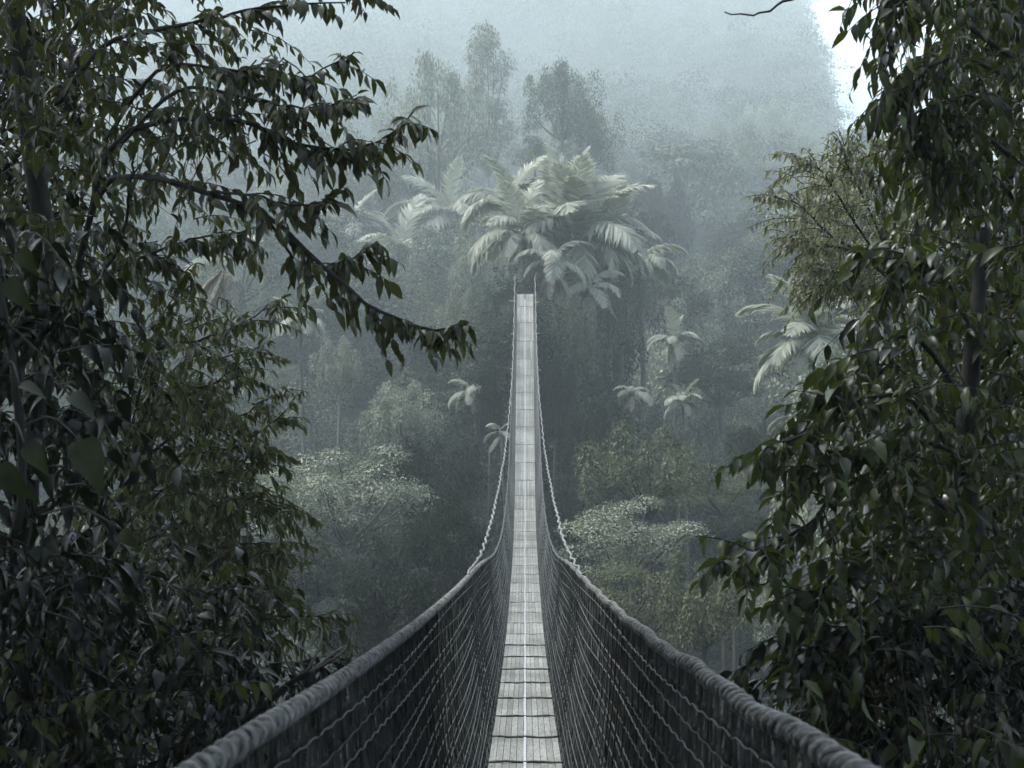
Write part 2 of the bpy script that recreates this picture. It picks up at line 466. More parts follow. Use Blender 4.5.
for sgn in (-1, 1):
    # thick handrail rope wrapped with the top of the net
    g = Geo()
    ys = np.concatenate([np.arange(-0.9, 9, 0.010), np.arange(9, 22, 0.022), np.arange(22, 68.3, 0.1)])
    r = np.interp(ys, [0, 14, 20, 30, 68], [0.0165, 0.0165, 0.016, 0.015, 0.014])
    jit = 0.004 * np.sin(ys * 2.9 + sgn) + 0.003 * np.sin(ys * 7.1)
    rope_surface(g, ys, sgn * rail(ys, 1) + jit, rail(ys, 2) + jit * 0.8, r, 14, 0.07, 0.30)
    # cord turned round the rope in a slow second helix
    yh = np.arange(-0.9, 20, 0.0075)
    ph = yh / 0.085 * 2 * math.pi
    part('handrail_rope', g, M['rope'], bridge, BO)
    g = Geo()
    rr = np.interp(yh, [0, 20], [0.0195, 0.0185])
    jh = 0.004 * np.sin(yh * 2.9 + sgn) + 0.003 * np.sin(yh * 7.1)
    g.tube(np.stack([sgn * rail(yh, 1) + jh + rr * np.cos(ph), yh, rail(yh, 2) + jh * 0.8 + rr * np.sin(ph)], -1), 0.0064 * (1 + 0.18 * np.sin(yh * 17.3) * np.sin(yh * 5.1)), 5)
    part('wrapping_cord', g, M['wrap'], bridge, BO)
    # upper carrying cable, wound, leaving the handrail about 15 m out
    g = Geo()
    ys = np.arange(14, 68.3, 0.05)
    r = np.interp(ys, [14, 24, 45, 68], [0.010, 0.016, 0.017, 0.015])
    rope_surface(g, ys, sgn * cable(ys, 1) + 0.012 * np.sin(ys * 5.1), cable(ys, 2) + 0.012 * np.sin(ys * 4.3), r, 8, 0.24, 0.16, 1)
    part('carrying_cable', g, M['cable'], bridge, BO)
    # net side: cords running lengthways, tied by short uprights
    g, g2 = Geo(), Geo()
    ROWS = 19
    belly = 0.05

    def net_pt(y, t):
        y = np.clip(y, 0, 68)
        return (rail(y, 1) * (1 - t) + (deck_w(y) + 0.01) * t + belly * np.sin(t * math.pi) * (0.8 + 0.2 * np.sin(y * 0.9)),
                rail(y, 2) * (1 - t) + (deck_z(y) + 0.01) * t - 0.015 * np.sin(t * math.pi))
    yy = np.concatenate([np.arange(0.9, 9, 0.068), np.arange(9, 22, 0.15), np.arange(22, 67.5, 0.42)])
    sp = np.gradient(yy)
    for i, y in enumerate(yy):
        n = ROWS + 1 if y < 22 else 8
        t = np.linspace(0, 1, n)
        yc = y + np.where((np.arange(n) + i) % 2 == 0, 0.22, -0.22) * sp[i] + RNG.normal(0, 0.09 * sp[i], n)
        yc[0] = y
        x, z = net_pt(yc, t)
        rad = 0.0052 if y < 9 else (0.006 if y < 22 else 0.009)
        g.tube(np.stack([sgn * (x + RNG.normal(0, 0.003, n)), yc, z], -1), rad * RNG.uniform(0.85, 1.2), 5 if y < 9 else 3, caps=False)
        if y < 7:
            for k in range(1, n - 1):
                p = np.array((sgn * x[k], yc[k], z[k]))
                g.tube([p + (0, 0, 0.013), p + (0, 0, 0.005), p - (0, 0, 0.005), p - (0, 0, 0.013)], [0.004, 0.0095, 0.0095, 0.004], 5, caps=False)
    for r in range(1, ROWS):
        t = r / ROWS
        ys = np.concatenate([np.arange(0.9, 9, 0.0575), np.arange(9, 24, 0.15), np.arange(24, 66, 0.5)])
        x, z = net_pt(ys, t)
        wob = np.interp(ys, [0, 3, 6, 30], [0.003, 0.0035, 0.005, 0.008])
        z = z + wob * np.sin(ys * (27.3 if r % 2 else -27.3) * 1.0) * np.where(ys < 9, 1, 0) + RNG.normal(0, 0.25, len(ys)) * wob
        z = z + 0.025 * np.sin(ys * 0.55 + r * 1.9) * np.minimum(1, ys / 8)
        (g2 if r % 2 else g).tube(np.stack([sgn * (x - 0.013), ys, z], -1), np.interp(ys, [0, 4, 9, 30, 60], [0.0028, 0.0030, 0.0040, 0.0055, 0.0065]), 4, caps=False)
    np_ = part('net_panel', g, M['net'], bridge, BO)
    part('lengthwise_cord_layer', g2, M['suspender'], np_, BO)
    # pale suspender lines from rope to deck
    ysus = list(1.5 + 0.42 * np.arange(50)) + list(np.arange(22.5, 66, 0.9))
    rest = Geo()
    for i, y in enumerate(ysus):
        t = np.linspace(0, 1, 9)
        yb = min(y + 0.35 + 0.25 * math.sin(i * 1.3), 68)
        x = float(rail(y, 1)) * (1 - t) + (float(deck_w(yb)) + 0.016) * t + 0.042 * np.sin(t * math.pi)
        z = float(rail(y, 2)) * (1 - t) + (float(deck_z(yb)) + 0.01) * t
        gg = Geo() if i < 50 else rest
        gg.tube(np.stack([sgn * (x - 0.014), y + (yb - y) * t + 0.012 * np.sin(t * 11 + y * 3), z], -1), 0.0032 if y < 6 else (0.0042 if y < 14 else 0.006), 5, caps=False)
        if i < 50:
            part('suspender_rope', gg, M['net'], bridge, BO)
    part('suspender_rope', rest, M['suspender'], bridge, BO)['kind'] = 'stuff'


# ------------------------------------------------------------------ foliage near the camera
def spray(gw, lv, o, d, length, nleaf, ll, aspect=0.42, droop=0.5, hang=0.5, tw=0.004):
    """a twig with leaves set along both sides; gw gets the twig, lv collects the leaves"""
    d = norm(np.asarray(d, float))
    n = 5
    t = np.linspace(0, 1, n)
    pts = np.asarray(o)[None] + d[None] * (t * length)[:, None] + np.array((0, 0, -1.0))[None] * (droop * length * t ** 2)[:, None]
    gw.tube(pts, np.linspace(tw, tw * 0.4, n), 3, caps=False)
    leaves_on(lv, pts, nleaf, ll, aspect, hang)


def leaves_on(lv, pts, nleaf, ll, aspect=0.42, hang=0.5, t0=0.08):
    pts = np.asarray(pts)
    tg = norm(np.gradient(pts, axis=0))
    m = len(pts) - 1
    tt = np.linspace(t0, 1.0, nleaf) + RNG.normal(0, 0.25 / max(nleaf, 1), nleaf)
    tt = np.clip(tt, 0, 1)
    for k, s in enumerate(tt):
        i = min(int(s * m), m - 1)
        f = s * m - i
        p = pts[i] * (1 - f) + pts[i + 1] * f
        a = tg[i]
        side = np.cross(a, (0, 0, 1.0))
        ns = np.linalg.norm(side)
        side = side / ns if ns > 0.15 else np.array((1.0, 0.2, 0))
        sg = 1 if k % 2 else -1
        if k == nleaf - 1:
            dd = a + np.array((0, 0, -0.5 * hang))
        else:
            dd = a * RNG.uniform(0.25, 0.75) + side * sg * RNG.uniform(0.5, 1.0) + np.array((0, 0, -1.0)) * hang * RNG.uniform(0.5, 1.7)
        dd = dd + RNG.normal(0, 0.36, 3)
        nn = np.array((0, 0, 1.0)) + side * sg * 0.45 + RNG.normal(0, 0.35, 3)
        l = ll * RNG.uniform(0.5, 1.22)
        lv.append((p, dd, nn, l, l * aspect * RNG.uniform(0.8, 1.15)))


def put_leaves(name, lv, mat, parent, off, tmpl=LEAF):
    g = Geo()
    o, d, n, l, w = zip(*lv)
    stamp(g, tmpl, np.array(o), np.array(d), np.array(n), np.array(l), np.array(w))
    return part(name, g, mat, parent, off)


def branch(tree, off, pts, r0, r1, leafmat, ll, ntw, tl, nleaf, aspect=0.42, droop=0.4, hang=0.5, along=0, start=0.15, barkm='bark', label=None, dirbias=None):
    """one limb with side twigs; its leaves are its child"""
    line = smooth_line(pts, 22)
    line = line + RNG.normal(0, 0.006, line.shape) * np.linspace(0, 1, 22)[:, None]
    g, lv = Geo(), []
    r0, r1 = r0 * 0.8, r1 * 0.8
    g.tube(line, np.linspace(r0, r1, 22), 6)
    tg = norm(np.gradient(line, axis=0))
    for k in range(ntw):
        s = start + (1 - start) * (k + RNG.uniform(0, 0.9)) / ntw
        i = min(int(s * 21), 20)
        a = tg[i]
        q = np.cross(a, (0, 0, 1.0)) * (1 if k % 2 else -1)
        d = a * RNG.uniform(0.5, 1.0) + q * RNG.uniform(0.4, 0.9) + np.array((0, 0, 1.0)) * RNG.uniform(-0.5, 0.45) + RNG.normal(0, 0.15, 3)
        if dirbias is not None:
            d = d + np.asarray(dirbias)
        spray(g, lv, line[i], d, tl * RNG.uniform(0.6, 1.2) * (1.15 - 0.5 * s), nleaf, ll, aspect, droop, hang)
    if along:
        leaves_on(lv, line[int(start * 21):], along, ll, aspect, hang)
    b = part('branch', g, M[barkm], tree, off)
    if label:
        b['label'] = label
    if lv:
        put_leaves('leaves', lv, leafmat, b, off)
    return b


def fill(tree, off, boxes, leafmat, ll, nleaf=9, aspect=0.42, tl=0.3, droop=0.4, hang=0.5, bias=(0, 0, 0), name='foliage', tmpl=LEAF):
    """dense inner foliage: sprays through boxes given as (px0, px1, py0, py1, d0, d1, count)"""
    g, lv = Geo(), []
    for (a, b, c, e, d0, d1, n) in boxes:
        for _ in range(n):
            p = P(RNG.uniform(a, b), RNG.uniform(c, e), RNG.uniform(d0, d1))
            d = RNG.normal(0, 1, 3) * (1, 1, 0.5) + np.asarray(bias)
            spray(g, lv, p, d, tl * RNG.uniform(0.6, 1.3), nleaf, ll, aspect, droop, hang)
    f = put_leaves(name, lv, leafmat, tree, off, tmpl)
    f['kind'] = 'stuff'
    part('twigs', g, M['bark'], f, off)['kind'] = 'stuff'
    return f


def trunk(tree, off, pts, r0, r1, mat='bark', n=24):
    line = smooth_line(pts, n)
    g = Geo()
    s = np.linspace(0, 1, n)
    g.tube(line, (r0 * (1 - s) + r1 * s) * (1 + 0.25 * np.exp(-s * 14)), 10)
    return part('trunk', g, M[mat], tree, off)


def foot(px, d):
    p = P(px, 384, d)
    p[2] = float(H(p[0], p[1])) - 0.15
    return p


# --- left: tall tree with arching boughs
f0 = foot(35, 7.6)
t1 = thing('overhanging_tree', 'dark tree at upper left whose long drooping bough reaches towards the palms', 'tree', f0)
o1 = np.array(t1.location)
trunk(t1, o1, [f0, P(20, 768, 7.5), P(25, 500, 7.4), P(50, 300, 7.4), P(25, 100, 7.5), P(10, -120, 7.5), P(40, -420, 7.6)], 0.07, 0.035)
A = M['leaf_a']
LL = 0.076
R = lambda *a: [P(*q) for q in a]
BR1 = [
    (R((70, 300, 7.3), (100, 190, 6.9), (150, 178, 6.5), (205, 192, 6.3), (265, 215, 6.2), (320, 262, 6.1), (365, 302, 6.0), (405, 322, 5.95), (432, 330, 5.9), (457, 328, 5.85)), 0.020, 0.004, 15, 0.22, 8, 46, 'long drooping bough'),
    (R((75, 290, 7.3), (110, 150, 6.8), (180, 120, 6.4), (240, 122, 6.2), (285, 140, 6.2), (335, 150, 6.1), (378, 144, 6.1), (412, 110, 6.0)), 0.018, 0.004, 16, 0.26, 9, 30, None),
    (R((60, 100, 7.3), (105, 45, 6.8), (160, 30, 6.5), (215, 18, 6.4), (270, 8, 6.4), (345, 2, 6.3)), 0.016, 0.004, 9, 0.26, 9, 14, None),
    (R((120, 145, 6.7), (180, 90, 6.4), (250, 98, 6.2), (310, 108, 6.1), (357, 96, 6.1)), 0.012, 0.003, 10, 0.26, 9, 22, None),
    (R((105, 140, 6.7), (160, 70, 6.4), (235, 70, 6.3), (300, 80, 6.3), (356, 52, 6.2)), 0.012, 0.003, 10, 0.25, 9, 22, None),
    (R((205, 192, 6.3), (250, 195, 6.1), (295, 205, 6.0), (337, 198, 6.0)), 0.009, 0.003, 6, 0.22, 8, 16, None),
    (R((75, 300, 7.3), (118, 250, 6.9), (128, 200, 6.6), (135, 150, 6.5)), 0.014, 0.005, 4, 0.2, 7, 0, None),
    (R((265, 215, 6.2), (300, 262, 6.3), (345, 262, 6.2), (376, 240, 6.1)), 0.008, 0.003, 7, 0.2, 8, 18, None),
    (R((90, 280, 7.2), (160, 250, 6.8), (210, 235, 6.7), (255, 228, 6.6)), 0.010, 0.003, 8, 0.26, 8, 12, None),
    (R((70, 300, 7.3), (110, 275, 7.0), (150, 255, 6.9), (185, 270, 6.9)), 0.012, 0.003, 7, 0.26, 8, 8, None),
    (R((50, 60, 7.3), (110, -10, 7.0), (200, -40, 6.8), (300, -30, 6.7), (370, -10, 6.6)), 0.014, 0.004, 13, 0.28, 9, 12, None),
]
for (pts, r0, r1, ntw, tl, nl, al, lab) in BR1:
    branch(t1, o1, pts, r0, r1, A, LL, int(ntw * 1.25), tl, nl + 2, along=int(al * 1.6), droop=0.35, hang=0.55, start=0.22, label=lab)
fill(t1, o1, [(-60, 110, -80, 330, 6.2, 9.5, 300), (90, 210, -60, 150, 6.3, 8.5, 62), (110, 200, 150, 330, 6.6, 8.8, 30), (-100, 300, -420, -60, 6.0, 9.5, 260), (200, 300, 20, 160, 6.0, 7.2, 26)], A, 0.076, nleaf=11, hang=0.5)
fill(t1, o1, [(-80, 95, -60, 420, 8, 10, 240)], M['leaf_shade_dark'], 0.13, tl=0.4)

# --- left: bushy tree with small leaves, lower down
f0 = foot(60, 9.2)
t2 = thing('bushy_tree', 'bushy small leaved tree at left above the rope rail, catching pale light', 'tree', f0)
o2 = np.array(t2.location)
trunk(t2, o2, [f0, P(60, 800, 9.0), P(90, 600, 8.6), P(130, 480, 8.4), P(150, 400, 8.3), P(160, 330, 8.2)], 0.08, 0.02)
Bm = M['leaf_b']
BR2 = [
    R((120, 490, 8.4), (150, 360, 8.0), (200, 340, 7.7), (245, 322, 7.6), (288, 296, 7.5)),
    R((110, 480, 8.4), (160, 395, 8.0), (210, 385, 7.8), (258, 350, 7.7)),
    R((110, 520, 8.4), (170, 460, 8.0), (235, 448, 7.8), (298, 402, 7.7)),
    R((110, 540, 8.4), (170, 485, 7.9), (230, 470, 7.8), (268, 445, 7.7)),
    R((100, 560, 8.4), (170, 530, 8.0), (230, 500, 7.8), (290, 508, 7.7)),
    R((100, 580, 8.4), (170, 560, 8.0), (235, 545, 7.8), (285, 545, 7.7)),
    R((95, 600, 8.4), (170, 600, 8.0), (240, 585, 7.7), (300, 602, 7.6)),
    R((95, 620, 8.4), (180, 630, 8.0), (250, 622, 7.6), (300, 615, 7.5), (344, 622, 7.4)),
    R((120, 480, 8.4), (140, 420, 8.2), (180, 400, 8.0), (225, 410, 7.9)),
    R((90, 620, 8.4), (160, 665, 8.0), (220, 660, 7.6), (262, 640, 7.5)),
    R((130, 470, 8.4), (190, 425, 8.3), (240, 415, 8.2), (285, 385, 8.1)),
]
for pts in BR2:
    branch(t2, o2, pts, 0.012, 0.003, Bm, 0.060, 20, 0.32, 13, 0.38, droop=0.35, hang=0.5, along=22, start=0.2)
fill(t2, o2, [(90, 235, 330, 640, 7.4, 9.5, 240), (190, 285, 470, 640, 7.4, 8.6, 90), (150, 240, 280, 350, 7.8, 9, 18)], Bm, 0.060, nleaf=12, aspect=0.38)
fill(t2, o2, [(60, 230, 390, 660, 9, 10.5, 170)], M['leaf_shade_dark'], 0.12, tl=0.4)

# --- left: big glossy leaves close to the lens
f0 = foot(-10, 4.6)
t3 = thing('large_leaved_climber', 'climber with big glossy heart shaped leaves hanging at the left edge', 'climber', f0)
o3 = np.array(t3.location)
g = Geo()
g.tube(smooth_line([f0, P(-20, 700, 4.5), P(20, 520, 4.4), P(15, 380, 4.4), P(-10, 230, 4.5), P(-30, 60, 4.6)], 30), np.linspace(0.016, 0.008, 30), 7)
part('stem', g, M['bark'], t3, o3)
HEART = leaf_template(((0.06, 0.75), (0.22, 1.0), (0.45, 0.88), (0.72, 0.45)), fold=0.34, curl=0.5)
big = [(18, 250, 4.0, 0.10, 0.5, -0.6), (10, 320, 4.0, 0.14, 0.8, -0.35), (60, 340, 4.1, 0.10, 0.6, -0.6), (20, 385, 3.9, 0.09, 0.9, -0.1), (45, 410, 4.0, 0.17, 0.75, -0.65), (80, 440, 4.0, 0.19, 0.55, -0.9), (25, 445, 3.9, 0.12, 0.5, -0.5),
       (55, 490, 4.0, 0.14, 0.1, -1.0), (95, 500, 4.05, 0.12, 0.4, -0.6), (122, 530, 4.0, 0.09, 0.55, -0.7), (20, 520, 4.1, 0.15, 0.3, -0.9), (70, 395, 4.2, 0.12, 0.9, -0.4), (0, 465, 4.1, 0.16, 0.6, -0.8), (95, 560, 4.3, 0.11, 0.2, -0.8), (40, 590, 4.2, 0.12, 0.4, -0.7), (5, 280, 4.1, 0.13, 0.7, -0.7)]
for (px, py, d, l, dx, dz) in big[::3] + [big[5], big[11]]:
    lv, l = [], l * 0.75
    p = P(px, py, d)
    dd = np.array((dx, RNG.uniform(-0.5, 0.1), dz))
    lv.append((p, dd, np.array((RNG.uniform(-0.5, 0.3), -0.55, 0.7)) + RNG.normal(0, 0.25, 3), l, l * 0.62))
    lf = put_leaves('leaf', lv, M['leaf_big'], t3, o3, HEART)
    g = Geo()
    q = P(px * 0.35 - 2, py - 15, d + 0.35)
    g.tube(smooth_line([q, (p + q) / 2 + np.array((0, 0, 0.04)), p], 6), 0.003, 4)
    part('stalk', g, M['bark'], lf, o3)
fill(t3, o3, [(-70, 90, 230, 640, 4.3, 5.6, 150)], M['leaf_shade_dark'], 0.075, nleaf=9, aspect=0.5, tl=0.3, hang=0.7, tmpl=HEART)

# --- left: dark bush at the bottom
f0 = foot(120, 6.0)
t4 = thing('dark_bush', 'deeply shaded bush filling the bottom left corner beside the rope rail', 'bush', f0)
o4 = np.array(t4.location)
for (a, b, c) in ((-40, 620, 5.6), (60, 600, 5.8), (150, 640, 6.0), (230, 670, 6.0), (10, 560, 6.2)):
    branch(t4, o4, [f0, (f0 + P(a, b, c)) / 2 + RNG.normal(0, 0.08, 3), P(a, b, c)], 0.02, 0.004, M['leaf_shade_dark'], 0.075, 16, 0.4, 11, 0.45, hang=0.6, start=0.4)
fill(t4, o4, [(-60, 250, 580, 860, 5.2, 7.5, 420), (-60, 120, 540, 700, 5.2, 7.0, 120), (200, 330, 660, 800, 5.6, 7.2, 110)], M['leaf_shade_dark'], 0.072, nleaf=12, aspect=0.44)
fill(t4, o4, [(-40, 260, 560, 760, 5.0, 5.6, 42)], M['leaf_a'], 0.062, nleaf=8, aspect=0.42, tl=0.22)

# --- left: bare dead limb poking over the rail
f0 = P(195, 750, 6.0)
t5 = thing('dead_limb', 'bare forked dead limb sticking out of the bush above the rope rail', 'dead branch', f0)
o5 = np.array(t5.location)
g = Geo()
g.tube(smooth_line(R((195, 750, 6.0), (255, 712, 5.9), (290, 683, 5.85), (308, 672, 5.8)), 12), np.linspace(0.014, 0.010, 12), 7)
part('stem', g, M['bark'], t5, o5)
for pts in (R((300, 677, 5.82), (325, 664, 5.78), (346, 650, 5.7), (350, 636, 5.65)), R((306, 673, 5.8), (318, 650, 5.8), (322, 632, 5.85), (319, 620, 5.9)), R((315, 668, 5.8), (335, 652, 5.9), (347, 645, 6.0)), R((296, 680, 5.84), (286, 660, 5.8), (281, 645, 5.75))):
    g = Geo()
    g.tube(smooth_line(pts, 10), np.linspace(0.006, 0.002, 10), 5)
    part('twig', g, M['dead_wood'], t5, o5)

# --- right: tree with hanging leaves at the top
f0 = foot(1040, 6.6)
t6 = thing('drooping_leaf_tree', 'dark tree at upper right with long hanging leaves against the pale sky', 'tree', f0)
o6 = np.array(t6.location)
trunk(t6, o6, [f0, P(1060, 768, 6.5), P(1050, 500, 6.4), P(1040, 260, 6.35), P(1040, 60, 6.35), P(1000, -160, 6.3), P(990, -400, 6.5)], 0.10, 0.045)
BR6 = [
    R((1015, 60, 6.3), (960, 20, 5.9), (925, -10, 5.7), (900, 5, 5.6), (888, 36, 5.55), (880, 60, 5.5)),
    R((1015, 80, 6.3), (970, 60, 5.9), (940, 62, 5.7), (915, 80, 5.6), (900, 96, 5.55)),
    R((1018, 110, 6.3), (980, 95, 5.9), (950, 100, 5.7), (922, 112, 5.6)),
    R((1015, 160, 6.3), (975, 130, 5.9), (940, 130, 5.75), (915, 140, 5.7)),
    R((1010, 20, 6.3), (970, -20, 6.0), (935, -40, 5.8), (905, -30, 5.7), (893, 0, 5.65)),
    R((1015, 200, 6.3), (985, 170, 6.0), (950, 165, 5.8), (925, 172, 5.8)),
]
for pts in BR6:
    branch(t6, o6, pts, 0.014, 0.003, M['leaf_c'], 0.084, 13, 0.25, 10, 0.38, droop=0.5, hang=0.75, along=22, start=0.25)
branch(t6, o6, R((1005, -120, 6.3), (940, -90, 6.1), (880, -50, 6.0), (840, -22, 5.9), (800, -3, 5.8), (778, 6, 5.8), (752, 16, 5.75), (722, 14, 5.7)), 0.014, 0.0028, M['leaf_c'], 0.1, 0, 0.2, 0, label='bare thin twig against the mist')
fill(t6, o6, [(925, 1100, -60, 300, 5.6, 8.5, 340), (915, 970, -30, 150, 5.6, 7, 30), (860, 1150, -420, -60, 5.5, 9, 260)], M['leaf_c'], 0.066, nleaf=13, hang=0.55, aspect=0.4)
fill(t6, o6, [(950, 1100, -40, 380, 7.5, 9.5, 220)], M['leaf_shade_dark'], 0.13, tl=0.4)

# --- right: airy fine leaved tree
f0 = foot(960, 11.5)
t7 = thing('fine_leaved_tree', 'airy tree with fine yellow green leaves leaning in from the right', 'tree', f0)
o7 = np.array(t7.location)
trunk(t7, o7, [f0, P(965, 700, 11.4), P(960, 500, 11.2), P(930, 360, 11.0), P(890, 260, 10.8), P(880, 190, 10.8)], 0.09, 0.02)
BR7 = [
    R((930, 350, 11.0), (880, 270, 10.6), (830, 235, 10.3), (800, 205, 10.1), (770, 196, 10.0)),
    R((900, 290, 10.9), (850, 215, 10.5), (822, 172, 10.3), (795, 156, 10.2)),
    R((900, 280, 10.9), (860, 190, 10.6), (846, 160, 10.5), (845, 142, 10.4)),
    R((910, 300, 10.9), (860, 255, 10.5), (818, 245, 10.3), (788, 236, 10.2)),
    R((920, 330, 11.0), (870, 285, 10.6), (835, 272, 10.4), (805, 270, 10.3)),
    R((890, 250, 10.8), (875, 190, 10.7), (868, 160, 10.6), (878, 140, 10.6)),
    R((925, 345, 11.0), (870, 300, 10.7), (840, 285, 10.6), (815, 290, 10.5)),
    R((890, 250, 10.8), (905, 180, 10.8), (925, 150, 10.8), (940, 140, 10.8)),
]
for i, pts in enumerate(BR7):
    branch(t7, o7, pts, 0.014, 0.003, M['leaf_fine'], 0.056, 26, 0.36, 11, 0.38, droop=0.3, hang=0.7, along=16, start=0.3)
fill(t7, o7, [(850, 960, 150, 320, 10.3, 12, 170), (800, 880, 170, 285, 10.2, 11.2, 80)], M['leaf_fine'], 0.055, nleaf=11, aspect=0.38)

# --- right: broad leaved tree in the middle
f0 = foot(1010, 5.9)
t8 = thing('broad_leaved_tree', 'broad leaved tree at right whose leafy boughs hang over the gorge', 'tree', f0)
o8 = np.array(t8.location)
trunk(t8, o8, [f0, P(1010, 800, 5.9), P(990, 620, 5.8), P(965, 480, 5.7), P(975, 330, 5.7), P(985, 230, 5.8)], 0.07, 0.02)
BR8 = [
    R((970, 480, 5.7), (910, 400, 5.4), (850, 405, 5.2), (805, 432, 5.1), (768, 448, 5.0)),
    R((975, 540, 5.75), (900, 470, 5.4), (840, 490, 5.2), (812, 522, 5.1), (775, 543, 5.05), (750, 552, 5.0), (728, 562, 4.95)),
    R((975, 420, 5.7), (920, 340, 5.4), (880, 350, 5.3), (845, 380, 5.2), (832, 400, 5.15)),
    R((985, 580, 5.8), (910, 545, 5.4), (850, 560, 5.2), (825, 585, 5.1), (795, 595, 5.05)),
    R((985, 600, 5.8), (930, 600, 5.4), (870, 620, 5.2), (835, 652, 5.1), (800, 650, 5.05)),
    R((970, 460, 5.7), (920, 440, 5.3), (870, 450, 5.15), (830, 465, 5.05), (795, 490, 5.0)),
    R((975, 340, 5.7), (940, 270, 5.5), (910, 260, 5.4), (890, 280, 5.35)),
    R((985, 620, 5.8), (930, 660, 5.5), (880, 690, 5.3), (845, 690, 5.2), (812, 668, 5.1)),
]
for i, pts in enumerate(BR8):
    branch(t8, o8, pts, 0.013, 0.003, M['leaf_c'], 0.074, 15, 0.27, 10, 0.47, droop=0.25, hang=0.42, along=26, start=0.3)
fill(t8, o8, [(900, 1100, 230, 560, 5.0, 7.5, 300), (870, 960, 380, 640, 5.0, 6.5, 110), (840, 900, 560, 650, 5.1, 6.0, 25)], M['leaf_c'], 0.068, nleaf=12, aspect=0.47, hang=0.42)
fill(t8, o8, [(900, 1100, 260, 640, 7, 9, 220)], M['leaf_shade_dark'], 0.14, tl=0.4)

# --- right: shaded bush at the bottom
f0 = foot(960, 4.9)
t9 = thing('shaded_bush', 'shaded bush crowding the bottom right corner below the broad leaved tree', 'bush', f0)
o9 = np.array(t9.location)
for (a, b, c) in ((820, 640, 5.3), (900, 610, 5.1), (980, 620, 5.0), (1050, 600, 5.0), (850, 700, 5.2), (960, 690, 4.6)):
    branch(t9, o9, [f0, (f0 + P(a, b, c)) / 2 + RNG.normal(0, 0.06, 3), P(a, b, c)], 0.016, 0.003, M['leaf_c'], 0.085, 10, 0.3, 7, 0.45, hang=0.6, start=0.4)
fill(t9, o9, [(840, 1100, 600, 860, 4.8, 6.8, 420), (790, 880, 640, 740, 5.0, 6.2, 60)], M['leaf_shade_dark'], 0.068, nleaf=12, aspect=0.44)
fill(t9, o9, [(800, 1030, 590, 760, 4.6, 5.2, 34)], M['leaf_c'], 0.062, nleaf=8, aspect=0.42, tl=0.24)
fill(t9, o9, [(940, 1040, 700, 770, 4.0, 4.4, 6)], M['leaf_big'], 0.085, nleaf=4, aspect=0.5, tl=0.2, tmpl=HEART)


# ------------------------------------------------------------------ palms
def frond_mesh(name, elev, bend, L=1.0, nl=56, mat=None, ll=0.30, hang=0.45, seed=0):
    """a pinnate frond growing along +X, unit length: stem (rachis) with leaflets"""
    rng = np.random.default_rng(seed)
    n = 24
    s = np.linspace(0, 1, n)
    ang = math.radians(elev) - math.radians(bend) * s ** 1.25
    dx, dz = np.cos(ang), np.sin(ang)
    x = np.concatenate([[0], np.cumsum((dx[1:] + dx[:-1]) / 2)]) / (n - 1) * L
    z = np.concatenate([[0], np.cumsum((dz[1:] + dz[:-1]) / 2)]) / (n - 1) * L
    pts = np.stack([x, 0.02 * np.sin(s * 3), z], -1)
    g = Geo()
    g.tube(pts, np.linspace(0.014, 0.003, n), 5)
    tg = norm(np.gradient(pts, axis=0))
    strip = (np.array([(0, -0.3, 0), (0, 0.3, 0), (0.5, -0.5, -0.06), (0.5, 0.5, -0.06), (1, 0, -0.22)], float), np.array([(2, 4, 3)]), np.array([(0, 2, 3, 1)]))
    o, d, nn, l = [], [], [], []
    for k in range(nl):
        f = 0.14 + 0.86 * k / (nl - 1)
        i = min(int(f * (n - 1)), n - 2)
        fr = f * (n - 1) - i
        p = pts[i] * (1 - fr) + pts[i + 1] * fr
        up = np.array((-tg[i][2], 0, tg[i][0]))
        prof = math.sin(math.pi * min(1, 0.18 + 0.78 * (f - 0.14) / 0.86)) ** 0.7
        for sg in (-1, 1):
            o.append(p)
            d.append(tg[i] * (0.45 + 0.4 * f) + np.array((0, sg, 0)) * 0.9 + up * 0.25 + np.array((0, 0, -1)) * hang + rng.normal(0, 0.10, 3))
            nn.append(up + np.array((0, sg, 0)) * 0.2 + rng.normal(0, 0.2, 3))
            l.append(ll * prof * rng.uniform(0.85, 1.12))
    stamp(g, strip, o, d, nn, np.array(l), np.full(len(l), 0.033))
    return g.mesh(name, mat or M['frond'])


FR = {
    'up': [frond_mesh('frond', 83, 40, seed=1, hang=0.2, nl=58), frond_mesh('frond', 72, 66, seed=2, hang=0.25, nl=58)],
    'mid': [frond_mesh('frond', 58, 108, seed=3), frond_mesh('frond', 44, 104, seed=4)],
    'low': [frond_mesh('frond', 26, 112, seed=5, hang=0.6), frond_mesh('frond', 10, 98, seed=6, hang=0.65)],
    'dry': [frond_mesh('frond', -42, 46, seed=7, mat=M['frond_dry'], hang=0.5, ll=0.2), frond_mesh('frond', -60, 26, seed=8, mat=M['frond_dry'], hang=0.4, ll=0.18)],
}


